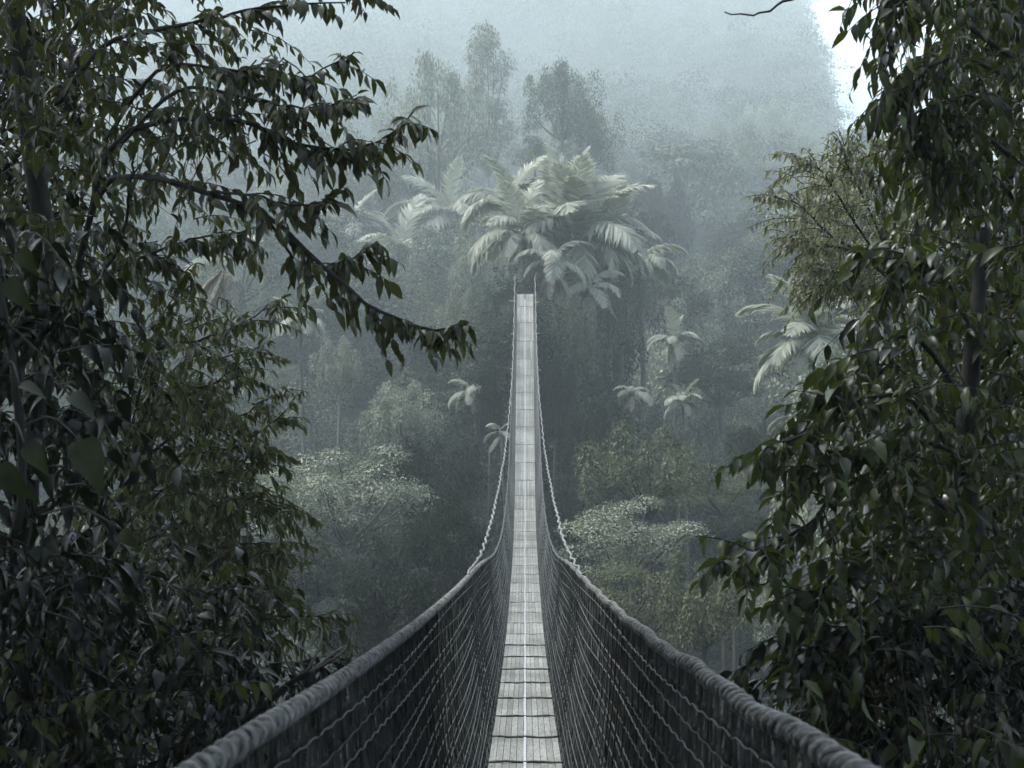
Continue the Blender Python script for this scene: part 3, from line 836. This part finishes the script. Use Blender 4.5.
def palm(px, py, d, size, label, mix, name='palm_tree', trunk_h=None, seed=0, az0=0.0, group=None, tr=0.13):
    rng = random.Random(seed)
    c = P(px, py, d)
    gz = float(H(c[0], c[1]))
    base = np.array((c[0] + 0.1, c[1] + 0.2, gz - 0.2)) if trunk_h is None else np.array((c[0], c[1], c[2] - trunk_h))
    t = thing(name, label, 'palm', base, group)
    off = np.array(t.location)
    line = smooth_line([base, (base * 0.6 + c * 0.4) + (0.12, 0.1, 0), c], 18)
    g = Geo()
    rr = np.linspace(tr * 1.25, tr * 0.8, 18) * (1 + 0.08 * (np.arange(18) % 2))
    g.tube(line, rr, 9)
    part('trunk', g, M['bark_pale'], t, off)
    g = Geo()
    g.tube([c + (0, 0, -0.5 * size * 0.2), c, c + (0, 0, size * 0.09)], [tr * 0.8, tr * 1.05, tr * 0.3], 8)
    part('crownshaft', g, M['frond'], t, off)
    i = 0
    for kind, n in mix:
        for k in range(n):
            me = FR[kind][k % 2]
            o = link('frond', me, t)
            s = size * rng.uniform(0.72, 1.12) * (0.8 if kind == 'dry' else 1)
            o.scale = (s, s, s)
            o.location = tuple(c - off + (0, 0, {'up': 0.06, 'mid': 0.03, 'low': 0, 'dry': -0.12}[kind] * size))
            az = az0 + 2 * math.pi * (k + 0.5 * (i % 2) + rng.uniform(-0.25, 0.25)) / n
            o.rotation_euler = (rng.uniform(-0.35, 0.35), rng.uniform(-0.28, 0.22), az)
            if kind == 'dry':
                o['label'] = 'dry brownish hanging frond'
        i += 1
    return t


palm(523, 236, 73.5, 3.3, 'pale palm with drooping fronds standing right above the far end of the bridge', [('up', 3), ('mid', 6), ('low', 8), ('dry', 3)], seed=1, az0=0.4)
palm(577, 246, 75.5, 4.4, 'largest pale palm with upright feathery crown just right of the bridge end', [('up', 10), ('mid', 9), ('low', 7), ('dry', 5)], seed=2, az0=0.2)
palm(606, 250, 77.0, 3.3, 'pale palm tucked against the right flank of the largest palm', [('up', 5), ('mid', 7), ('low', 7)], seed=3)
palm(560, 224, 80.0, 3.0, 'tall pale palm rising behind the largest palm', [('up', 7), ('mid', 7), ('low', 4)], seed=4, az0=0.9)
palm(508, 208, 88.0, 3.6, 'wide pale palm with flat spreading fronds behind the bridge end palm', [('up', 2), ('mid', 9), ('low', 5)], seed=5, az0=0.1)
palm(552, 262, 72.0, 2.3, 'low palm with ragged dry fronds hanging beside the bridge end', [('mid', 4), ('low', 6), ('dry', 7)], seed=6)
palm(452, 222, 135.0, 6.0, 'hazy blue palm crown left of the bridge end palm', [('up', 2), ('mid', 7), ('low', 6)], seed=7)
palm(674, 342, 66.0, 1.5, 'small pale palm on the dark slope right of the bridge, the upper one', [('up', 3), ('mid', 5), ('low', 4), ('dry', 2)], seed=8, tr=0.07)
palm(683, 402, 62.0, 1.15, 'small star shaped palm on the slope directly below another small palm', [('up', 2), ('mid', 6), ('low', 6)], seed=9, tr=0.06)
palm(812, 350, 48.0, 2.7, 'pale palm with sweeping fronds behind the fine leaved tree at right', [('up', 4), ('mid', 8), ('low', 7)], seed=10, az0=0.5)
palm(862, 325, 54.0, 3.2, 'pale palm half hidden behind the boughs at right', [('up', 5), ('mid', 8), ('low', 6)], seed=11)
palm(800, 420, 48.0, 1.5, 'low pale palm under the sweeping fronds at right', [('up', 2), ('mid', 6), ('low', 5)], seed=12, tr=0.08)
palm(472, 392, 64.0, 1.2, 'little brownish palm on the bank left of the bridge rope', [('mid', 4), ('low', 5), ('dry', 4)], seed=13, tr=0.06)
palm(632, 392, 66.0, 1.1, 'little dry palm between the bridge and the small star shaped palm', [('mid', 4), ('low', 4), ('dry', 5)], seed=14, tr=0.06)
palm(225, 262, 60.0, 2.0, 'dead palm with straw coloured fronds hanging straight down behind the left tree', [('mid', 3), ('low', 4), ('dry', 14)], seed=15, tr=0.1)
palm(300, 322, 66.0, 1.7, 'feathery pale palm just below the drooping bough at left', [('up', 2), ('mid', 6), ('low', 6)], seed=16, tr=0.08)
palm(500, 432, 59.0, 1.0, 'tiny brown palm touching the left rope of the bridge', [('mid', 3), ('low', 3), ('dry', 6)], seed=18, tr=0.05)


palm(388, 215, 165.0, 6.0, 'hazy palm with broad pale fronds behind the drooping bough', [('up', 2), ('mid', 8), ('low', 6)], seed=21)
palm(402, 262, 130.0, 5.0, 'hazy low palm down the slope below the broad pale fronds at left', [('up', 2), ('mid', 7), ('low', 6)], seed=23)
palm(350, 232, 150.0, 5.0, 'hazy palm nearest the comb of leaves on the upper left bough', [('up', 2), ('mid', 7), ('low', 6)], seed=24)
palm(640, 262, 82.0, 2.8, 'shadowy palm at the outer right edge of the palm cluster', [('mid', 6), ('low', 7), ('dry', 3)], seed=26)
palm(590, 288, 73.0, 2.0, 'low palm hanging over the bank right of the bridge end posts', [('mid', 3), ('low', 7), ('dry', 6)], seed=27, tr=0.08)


# ------------------------------------------------------------------ forest trees
def crown_geo(kind, ncard, csize, seed):
    """crown of unit radius about its middle, built from many leaf clumps"""
    rng = np.random.default_rng(seed)
    lobes = []
    if kind == 'round':
        for _ in range(30):
            v = norm(rng.normal(0, 1, 3)) * rng.uniform(0.35, 1.02)
            v[2] = v[2] * 0.85 - 0.12
            lobes.append((v, rng.uniform(0.2, 0.36)))
    elif kind == 'tiered':
        for _ in range(30):
            lv = rng.integers(0, 5)
            a = rng.uniform(0, 2 * math.pi)
            r = (1.0 - 0.13 * lv) * math.sqrt(rng.uniform(0.02, 1)) * 0.85
            lobes.append((np.array((r * math.cos(a), r * math.sin(a), -0.5 + lv * 0.27 + rng.normal(0, 0.06))), rng.uniform(0.2, 0.34)))
    elif kind == 'tall':
        for _ in range(34):
            z = rng.uniform(-1.5, 1.0)
            rr = 0.62 * (1 - max(0, z) ** 2 * 0.6)
            a = rng.uniform(0, 2 * math.pi)
            lobes.append((np.array((rr * rng.uniform(0.2, 1) * math.cos(a), rr * rng.uniform(0.2, 1) * math.sin(a), z)), rng.uniform(0.18, 0.34)))
    elif kind == 'drape':
        for _ in range(26):
            v = norm(rng.normal(0, 1, 3)) * rng.uniform(0.35, 0.95)
            v[2] = v[2] * 0.8 - 0.1
            lobes.append((v, rng.uniform(0.14, 0.27)))
    else:       # 'umbrella'
        for _ in range(24):
            a = rng.uniform(0, 2 * math.pi)
            r = math.sqrt(rng.uniform(0, 1)) * 0.85
            lobes.append((np.array((r * math.cos(a), r * math.sin(a), 0.35 * (1 - r * r) + rng.normal(0, 0.08))), rng.uniform(0.18, 0.3)))
    flat = {'round': 0.75, 'tiered': 0.42, 'tall': 0.8, 'umbrella': 0.45, 'drape': 1.9}[kind]
    per = max(4, ncard // len(lobes))
    O, D, N = [], [], []
    for c, r in lobes:
        v = norm(rng.normal(0, 1, (per, 3)))
        v[:, 2] = np.where(v[:, 2] < -0.75, -v[:, 2], v[:, 2])
        q = c + v * r * rng.uniform(0.55, 1.08, (per, 1)) * np.array((1, 1, flat))
        O.append(q)
        D.append(v * np.array((1, 1, 0.2)) + rng.normal(0, 0.45, (per, 3)) + np.array((0, 0, -1.3 if kind == 'drape' else -0.45)))
        N.append(v * 1.3 + np.array((0, 0, 0.55)) + rng.normal(0, 0.16, (per, 3)))
    g = Geo()
    O, D, N = np.vstack(O), np.vstack(D), np.vstack(N)
    l = csize * rng.uniform(0.6, 1.3, len(O))
    stamp(g, CARD, O, D, N, l, l * 0.46)
    # limbs reaching into the lobes
    w = Geo()
    root = np.array((0, 0, {'round': -0.9, 'tiered': -0.9, 'tall': -1.7, 'umbrella': -0.75, 'drape': -0.9}[kind]))
    for c, r in lobes[::2]:
        m = (root + c) / 2 + np.array((0, 0, -0.08)) + rng.normal(0, 0.05, 3)
        w.tube(smooth_line([root, m, c], 7), np.linspace(0.03, 0.008, 7), 4, caps=False)
    return g, w, root


ARCH = {}


def archetype(kind, matk, ncard, csize, seed):
    key = (kind, matk, ncard, csize, seed)
    if key not in ARCH:
        g, w, root = crown_geo(kind, ncard, csize, seed)
        ARCH[key] = (g.mesh('crown', M[matk]), w.mesh('limbs', M['bark_pale' if matk == 'crown_pale' else 'bark']), root)
    return ARCH[key]


def forest_tree(c, rx, rz, arch, label, name='forest_tree', cat='tree', group=None, rot=0.0):
    """crown of half width rx and half height rz about c; trunk down to the ground"""
    cm, wm, root = archetype(*arch)
    gz = float(H(c[0], c[1])) - 0.3
    base = np.array((c[0], c[1], min(gz, c[2] - rz)))
    t = thing(name, label, cat, base, group)
    top = c + root * (rx, rx, rz)
    if top[2] <= base[2] + 0.2:
        top[2] = base[2] + 0.2
    g = Geo()
    lean = (random.uniform(-0.03, 0.03), random.uniform(-0.03, 0.03), 0)
    r0 = 0.05 * rx + 0.05
    g.tube([base, base * 0.5 + top * 0.5 + np.array(lean) * (top[2] - base[2]), top], [r0, r0 * 0.75, r0 * 0.55], 8)
    part('trunk', g, M['bark_pale' if 'pale' in arch[1] else 'bark'], t, base)
    for me, nm in ((cm, 'crown'),):
        o = link(nm, me, t)
        o.location = tuple(c - base)
        o.scale = (rx, rx, rz)
        o.rotation_euler = (0, 0, rot)
        l = link('limbs', wm, o)
    return t


def tree_at(px, py, d, wpx, hpx, arch, label, **k):
    """crown centred at (px, py), d metres out, wpx wide and hpx high in the picture"""
    return forest_tree(P(px, py, d), wpx / 2 / F * d, hpx / 2 / F * d, arch, label, rot=random.uniform(0, 6.28), **k)


PALE_T = ('tiered', 'crown_pale', 5200, 0.085, 1)
PALE_R = ('round', 'crown_pale', 12000, 0.05, 15)
DRAPE_P = ('drape', 'crown_pale', 9000, 0.06, 17)
DRAPE_M = ('drape', 'crown_mid', 9500, 0.058, 18)
DRAPE_D = ('drape', 'crown_dark', 9000, 0.08, 19)
DRAPE_O = ('drape', 'crown_olive', 9000, 0.06, 20)
MID_R2 = ('round', 'crown_mid', 10000, 0.052, 16)
PALE_U = ('umbrella', 'crown_pale', 4600, 0.08, 2)
MID_T = ('tiered', 'crown_mid', 5200, 0.085, 3)
MID_R = ('round', 'crown_mid', 5600, 0.08, 4)
OL_T = ('tiered', 'crown_olive', 5600, 0.075, 5)
OL_R = ('round', 'crown_olive', 11000, 0.05, 6)
DK_R = ('round', 'crown_dark', 9000, 0.075, 7)
DK_T = ('tiered', 'crown_dark', 5200, 0.09, 8)
TALL_M = ('tall', 'crown_mid', 6500, 0.085, 9)
TALL_P = ('tall', 'crown_pale', 6500, 0.08, 10)
TALL_D = ('tall', 'crown_dark', 6500, 0.085, 11)

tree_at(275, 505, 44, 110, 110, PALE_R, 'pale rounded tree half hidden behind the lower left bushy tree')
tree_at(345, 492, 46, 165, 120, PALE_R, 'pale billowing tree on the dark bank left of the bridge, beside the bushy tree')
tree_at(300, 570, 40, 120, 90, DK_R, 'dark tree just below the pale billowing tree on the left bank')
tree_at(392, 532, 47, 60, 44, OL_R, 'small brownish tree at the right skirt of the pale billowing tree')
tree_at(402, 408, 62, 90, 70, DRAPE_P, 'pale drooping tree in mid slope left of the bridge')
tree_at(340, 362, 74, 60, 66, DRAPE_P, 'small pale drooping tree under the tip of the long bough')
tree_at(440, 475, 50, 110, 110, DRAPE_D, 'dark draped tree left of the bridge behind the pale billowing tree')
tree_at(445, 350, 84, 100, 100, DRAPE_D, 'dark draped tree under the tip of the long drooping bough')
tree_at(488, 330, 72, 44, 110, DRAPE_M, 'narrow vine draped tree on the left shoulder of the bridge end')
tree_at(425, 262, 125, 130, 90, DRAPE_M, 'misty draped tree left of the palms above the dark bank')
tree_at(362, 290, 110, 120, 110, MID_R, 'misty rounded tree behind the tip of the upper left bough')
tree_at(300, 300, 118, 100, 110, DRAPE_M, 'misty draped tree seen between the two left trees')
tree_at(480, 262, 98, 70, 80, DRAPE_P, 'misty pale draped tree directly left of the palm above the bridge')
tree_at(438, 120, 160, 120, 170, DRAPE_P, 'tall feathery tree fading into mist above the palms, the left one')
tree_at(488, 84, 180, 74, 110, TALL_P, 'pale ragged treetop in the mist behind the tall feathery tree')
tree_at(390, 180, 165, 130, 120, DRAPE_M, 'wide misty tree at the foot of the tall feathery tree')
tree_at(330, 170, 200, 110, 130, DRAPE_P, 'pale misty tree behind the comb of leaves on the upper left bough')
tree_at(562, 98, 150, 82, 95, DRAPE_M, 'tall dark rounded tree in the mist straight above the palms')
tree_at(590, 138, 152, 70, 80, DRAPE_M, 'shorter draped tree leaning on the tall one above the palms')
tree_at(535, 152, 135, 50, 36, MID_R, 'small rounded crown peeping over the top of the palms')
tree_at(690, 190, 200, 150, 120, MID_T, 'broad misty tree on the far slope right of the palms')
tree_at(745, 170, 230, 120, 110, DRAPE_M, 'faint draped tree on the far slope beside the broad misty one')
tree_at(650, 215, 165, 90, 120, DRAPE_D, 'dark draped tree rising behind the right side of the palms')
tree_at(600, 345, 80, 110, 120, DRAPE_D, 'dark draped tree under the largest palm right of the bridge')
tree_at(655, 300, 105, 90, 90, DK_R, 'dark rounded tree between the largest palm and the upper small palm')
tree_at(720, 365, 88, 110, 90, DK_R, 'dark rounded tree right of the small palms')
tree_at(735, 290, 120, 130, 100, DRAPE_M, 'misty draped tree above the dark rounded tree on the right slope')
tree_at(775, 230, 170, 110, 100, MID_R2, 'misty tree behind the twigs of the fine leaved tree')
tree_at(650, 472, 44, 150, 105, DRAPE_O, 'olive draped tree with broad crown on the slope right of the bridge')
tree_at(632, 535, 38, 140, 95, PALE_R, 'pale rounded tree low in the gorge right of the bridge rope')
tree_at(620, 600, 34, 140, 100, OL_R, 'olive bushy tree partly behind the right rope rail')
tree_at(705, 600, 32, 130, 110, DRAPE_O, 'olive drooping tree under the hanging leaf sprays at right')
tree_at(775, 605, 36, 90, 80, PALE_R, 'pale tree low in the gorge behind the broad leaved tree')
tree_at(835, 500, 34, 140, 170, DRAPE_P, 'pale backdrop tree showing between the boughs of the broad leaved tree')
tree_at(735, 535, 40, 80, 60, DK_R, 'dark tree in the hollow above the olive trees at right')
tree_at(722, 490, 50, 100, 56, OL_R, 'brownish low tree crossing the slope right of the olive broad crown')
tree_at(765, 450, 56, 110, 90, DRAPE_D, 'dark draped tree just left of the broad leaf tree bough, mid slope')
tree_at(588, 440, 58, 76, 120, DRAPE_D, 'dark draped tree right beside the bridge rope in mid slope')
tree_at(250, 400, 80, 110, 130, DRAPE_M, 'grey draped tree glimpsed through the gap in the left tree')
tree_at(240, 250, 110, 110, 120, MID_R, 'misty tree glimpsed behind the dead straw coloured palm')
tree_at(447, 535, 37, 84, 130, DK_R, 'dark rounded tree against the left carrying cable where it leaves the handrail')  # this and the next three: dark-coloured crowns put in to darken the hollow
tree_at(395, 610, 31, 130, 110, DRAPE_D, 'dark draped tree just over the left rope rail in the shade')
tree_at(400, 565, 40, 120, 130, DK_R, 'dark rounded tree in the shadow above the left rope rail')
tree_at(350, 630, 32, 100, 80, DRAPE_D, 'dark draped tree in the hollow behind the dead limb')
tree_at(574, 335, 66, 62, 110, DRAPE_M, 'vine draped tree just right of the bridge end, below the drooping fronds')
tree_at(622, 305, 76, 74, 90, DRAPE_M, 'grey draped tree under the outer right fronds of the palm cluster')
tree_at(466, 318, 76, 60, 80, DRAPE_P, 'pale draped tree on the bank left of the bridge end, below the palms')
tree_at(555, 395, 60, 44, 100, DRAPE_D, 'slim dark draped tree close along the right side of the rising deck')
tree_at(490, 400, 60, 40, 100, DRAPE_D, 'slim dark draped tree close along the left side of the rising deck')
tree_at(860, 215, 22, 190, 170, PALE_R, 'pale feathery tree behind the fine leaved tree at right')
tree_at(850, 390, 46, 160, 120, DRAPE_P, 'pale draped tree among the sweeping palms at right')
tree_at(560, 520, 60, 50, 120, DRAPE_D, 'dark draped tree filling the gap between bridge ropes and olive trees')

# unseen trees added over and behind the camera to shade the near foliage
for (x, y, z, r, lab) in ((-6.6, 6.5, 9.6, 4.6, 'unseen huge tree added above the overhanging tree to darken the left foliage'), (-4.0, -5.0, 9.0, 5.5, 'unseen huge tree added left behind the viewer to block sky light'), (5.0, -6.5, 9.5, 5.5, 'unseen huge tree added right behind the viewer to block sky light'),
                          (-11, -2, 5.0, 5.5, 'unseen wide tree added to shade the left bank of the near landing'), (11, -2, 5.0, 5.5, 'unseen wide tree added to shade the right bank of the near landing'), (0.5, -15, 7.5, 6.5, 'unseen wide tree added straight behind the near landing to block sky light')):
    forest_tree(np.array((x, y, z)), r, r * 0.75, DK_R, lab, name='added_shade_tree', rot=x)

# more of the forest on the slopes, zone by zone
zones = [
    (52, 95, -26, -4.5, 44, (DK_R, DRAPE_M, DRAPE_D, MID_R2, OL_R, DRAPE_D), 'leafy forest tree on the near slope left of the bridge landing', 'leafy trees on the slope left of the landing', 9.0),
    (52, 95, 4.5, 30, 44, (DRAPE_M, DK_R, OL_R, DRAPE_D, MID_R2, DRAPE_D), 'leafy forest tree on the near slope right of the bridge landing', 'leafy trees on the slope right of the landing', 9.0),
    (95, 180, -44, 48, 60, (MID_R2, DRAPE_M, DRAPE_D, DK_R, OL_R, DRAPE_P, MID_R), 'hazy forest tree on the hillside above the palms', 'hazy trees on the hillside above the palms', 14.0),
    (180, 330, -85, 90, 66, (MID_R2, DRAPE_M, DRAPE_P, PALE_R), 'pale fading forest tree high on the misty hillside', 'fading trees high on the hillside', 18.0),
]
for (ya, yb, xa, xb, n, archs, lab, grp, hh) in zones:
    for k in range(n):
        y = RNG.uniform(ya, yb)
        x = RNG.uniform(xa, xb) * (0.6 + 0.4 * y / yb)
        a = archs[k % len(archs)]
        rx = RNG.uniform(0.20, 0.36) * hh
        z = float(H(x, y)) + rx * RNG.uniform(0.35, 1.1)
        # keep the open views: the bridge, the palms and their background
        q = np.array((x, y, z))
        cx = x * CA + y * SA
        px = 512 + cx / y * F
        py = 384 - z / y * F
        if y < 95 and 470 - rx / y * F < px < 650 + rx / y * F and py - rx / y * F < 330:
            continue
        if y < 72 and abs(x) < rx + 1.6:
            continue
        forest_tree(q, rx, rx * RNG.uniform(0.75, 1.15), a, lab, group=grp, rot=RNG.uniform(0, 6.28))

# wooded far hills: one mass
g = Geo()
protos = []
for kind, sd in (('round', 21), ('tiered', 22), ('tall', 23), ('round', 24), ('umbrella', 25)):
    pg, _, _ = crown_geo(kind, 650, 0.095, sd)
    protos.append((np.vstack(pg.v), np.vstack(pg.t)))
cnt = 0
for k in range(2500):
    y = 320 + 780 * RNG.uniform() ** 0.85
    u = RNG.uniform(-0.24, 0.27)
    x = u * y
    s = RNG.uniform(6.0, 11.0) * (0.5 + y / 1100)
    z = float(H(x, y)) + s * RNG.uniform(0.3, 1.1)
    if abs(u) > 0.22 and RNG.uniform() < 0.5:
        continue
    v, t = protos[k % len(protos)]
    a = RNG.uniform(0, 6.28)
    c, sn = math.cos(a), math.sin(a)
    vv = v @ np.array([[c, sn, 0], [-sn, c, 0], [0, 0, 1]]) * (s, s, s * RNG.uniform(0.85, 1.35)) + (x, y, z)
    g.add(vv, t)
link('distant_forest', g.mesh('distant_forest', M['far']), kind='stuff')

# undergrowth over the gorge sides
g, g2 = Geo(), Geo()
sp, _, _ = crown_geo('round', 420, 0.12, 31)
sv, st_ = np.vstack(sp.v), np.vstack(sp.t)
sp2, _, _ = crown_geo('tiered', 420, 0.13, 32)
sv2, st2 = np.vstack(sp2.v), np.vstack(sp2.t)
for k in range(3200):
    y = RNG.uniform(42, 82) if k < 1700 else 8 + RNG.uniform() ** 1.2 * 260
    x = RNG.uniform(-0.36, 0.36) * y + RNG.uniform(-6, 6)
    if k < 300:
        x = RNG.uniform(-7, 7)
    if k < 650 and k >= 300:
        x, y = RNG.uniform(-4, 4), RNG.uniform(56, 74)
    if y < 20 and abs(x) < 3.2:
        continue
    s = RNG.uniform(0.6, 1.6) * (1 + y / 130) * (0.55 if 300 <= k < 650 else 1)
    z = float(H(x, y)) + s * 0.3
    if y < 71 and abs(x) < 0.5 + 0.9 * s and z + 0.75 * s > float(deck_z(y)) - 0.2:
        s = (float(deck_z(y)) - 0.2 - float(H(x, y))) / 1.05
        if s < 0.2:
            continue
        z = float(H(x, y)) + s * 0.3
    if 69 < y < 77 and abs(x) < 4.5:
        s = min(s, RNG.uniform(0.3, 0.6))
        z = float(H(x, y)) + s * 0.25
    a = RNG.uniform(0, 6.28)
    c, sn = math.cos(a), math.sin(a)
    v, t = (sv, st_) if k % 2 else (sv2, st2)
    (g2 if k % 3 == 0 and (y > 85 or 300 <= k < 650) else g).add(v @ np.array([[c, sn, 0], [-sn, c, 0], [0, 0, 1]]) * (s, s, s * 0.8) + (x, y, z), t)
link('undergrowth', g.mesh('undergrowth', M['cover']), kind='stuff')
link('pale_undergrowth', g2.mesh('pale_undergrowth', M['crown_mid']), kind='stuff')

# ------------------------------------------------------------------ haze
HAZE = 0.00128
g = Geo()
g.box((0, 800, 190), 690, 890, 230)
hm = bpy.data.materials.new('haze')
hm.use_nodes = True
nt = hm.node_tree
nt.nodes.remove(nt.nodes['Principled BSDF'])
pv = node(nt, 'ShaderNodeVolumePrincipled')
pv.inputs['Color'].default_value = (0.85, 0.963, 0.98, 1)
pv.inputs['Density'].default_value = HAZE
pv.inputs['Anisotropy'].default_value = 0.2
nt.links.new(pv.outputs['Volume'], nt.nodes['Material Output'].inputs['Volume'])
link('haze', g.mesh('haze', hm, smooth=False), kind='stuff')

# ------------------------------------------------------------------ light, sky, camera
SUN_EL, SUN_AZ = math.radians(56), math.radians(-66)      # azimuth from +Y towards +X
w = bpy.data.worlds.new('World')
S.world = w
w.use_nodes = True
nt = w.node_tree
sky = node(nt, 'ShaderNodeTexSky', sky_type='NISHITA')
sky.sun_disc = False
sky.sun_elevation = SUN_EL
sky.sun_rotation = SUN_AZ
sky.air_density, sky.dust_density, sky.ozone_density = 1.0, 2.0, 1.0
hs = node(nt, 'ShaderNodeHueSaturation')      # overcast: most of the blue is gone
hs.inputs['Saturation'].default_value = 0.68
nt.links.new(sky.outputs['Color'], hs.inputs['Color'])
nt.links.new(hs.outputs['Color'], nt.nodes['Background'].inputs['Color'])
nt.nodes['Background'].inputs['Strength'].default_value = 0.12
sd = bpy.data.lights.new('sun', 'SUN')
sd.energy = 2.2
sd.angle = math.radians(12)
sd.color = (1.0, 0.98, 0.93)
so = bpy.data.objects.new('sun', sd)
COL.objects.link(so)
dirv = Vector((math.sin(SUN_AZ) * math.cos(SUN_EL), math.cos(SUN_AZ) * math.cos(SUN_EL), math.sin(SUN_EL)))
so.rotation_euler = dirv.to_track_quat('Z', 'Y').to_euler()
so.location = (0, 0, 60)

cd = bpy.data.cameras.new('camera')
cd.sensor_width = 36
cd.lens = 36 * F / 1024
cd.clip_start, cd.clip_end = 0.05, 6000
cd.dof.use_dof = True
cd.dof.focus_distance = 14
cd.dof.aperture_fstop = 10
co = bpy.data.objects.new('camera', cd)
COL.objects.link(co)
co.rotation_euler = (math.pi / 2, 0, YAW)
S.camera = co

S.view_settings.view_transform = 'Standard'
S.view_settings.look = 'None'
S.view_settings.exposure = 1.95
S.view_settings.gamma = 1
c = S.cycles
c.max_bounces = 6
c.diffuse_bounces = 2
c.glossy_bounces = 2
c.transmission_bounces = 2
c.volume_bounces = 2
c.transparent_max_bounces = 4
c.use_denoising = True
try:
    c.denoiser = 'OPENIMAGEDENOISE'
except Exception:
    pass
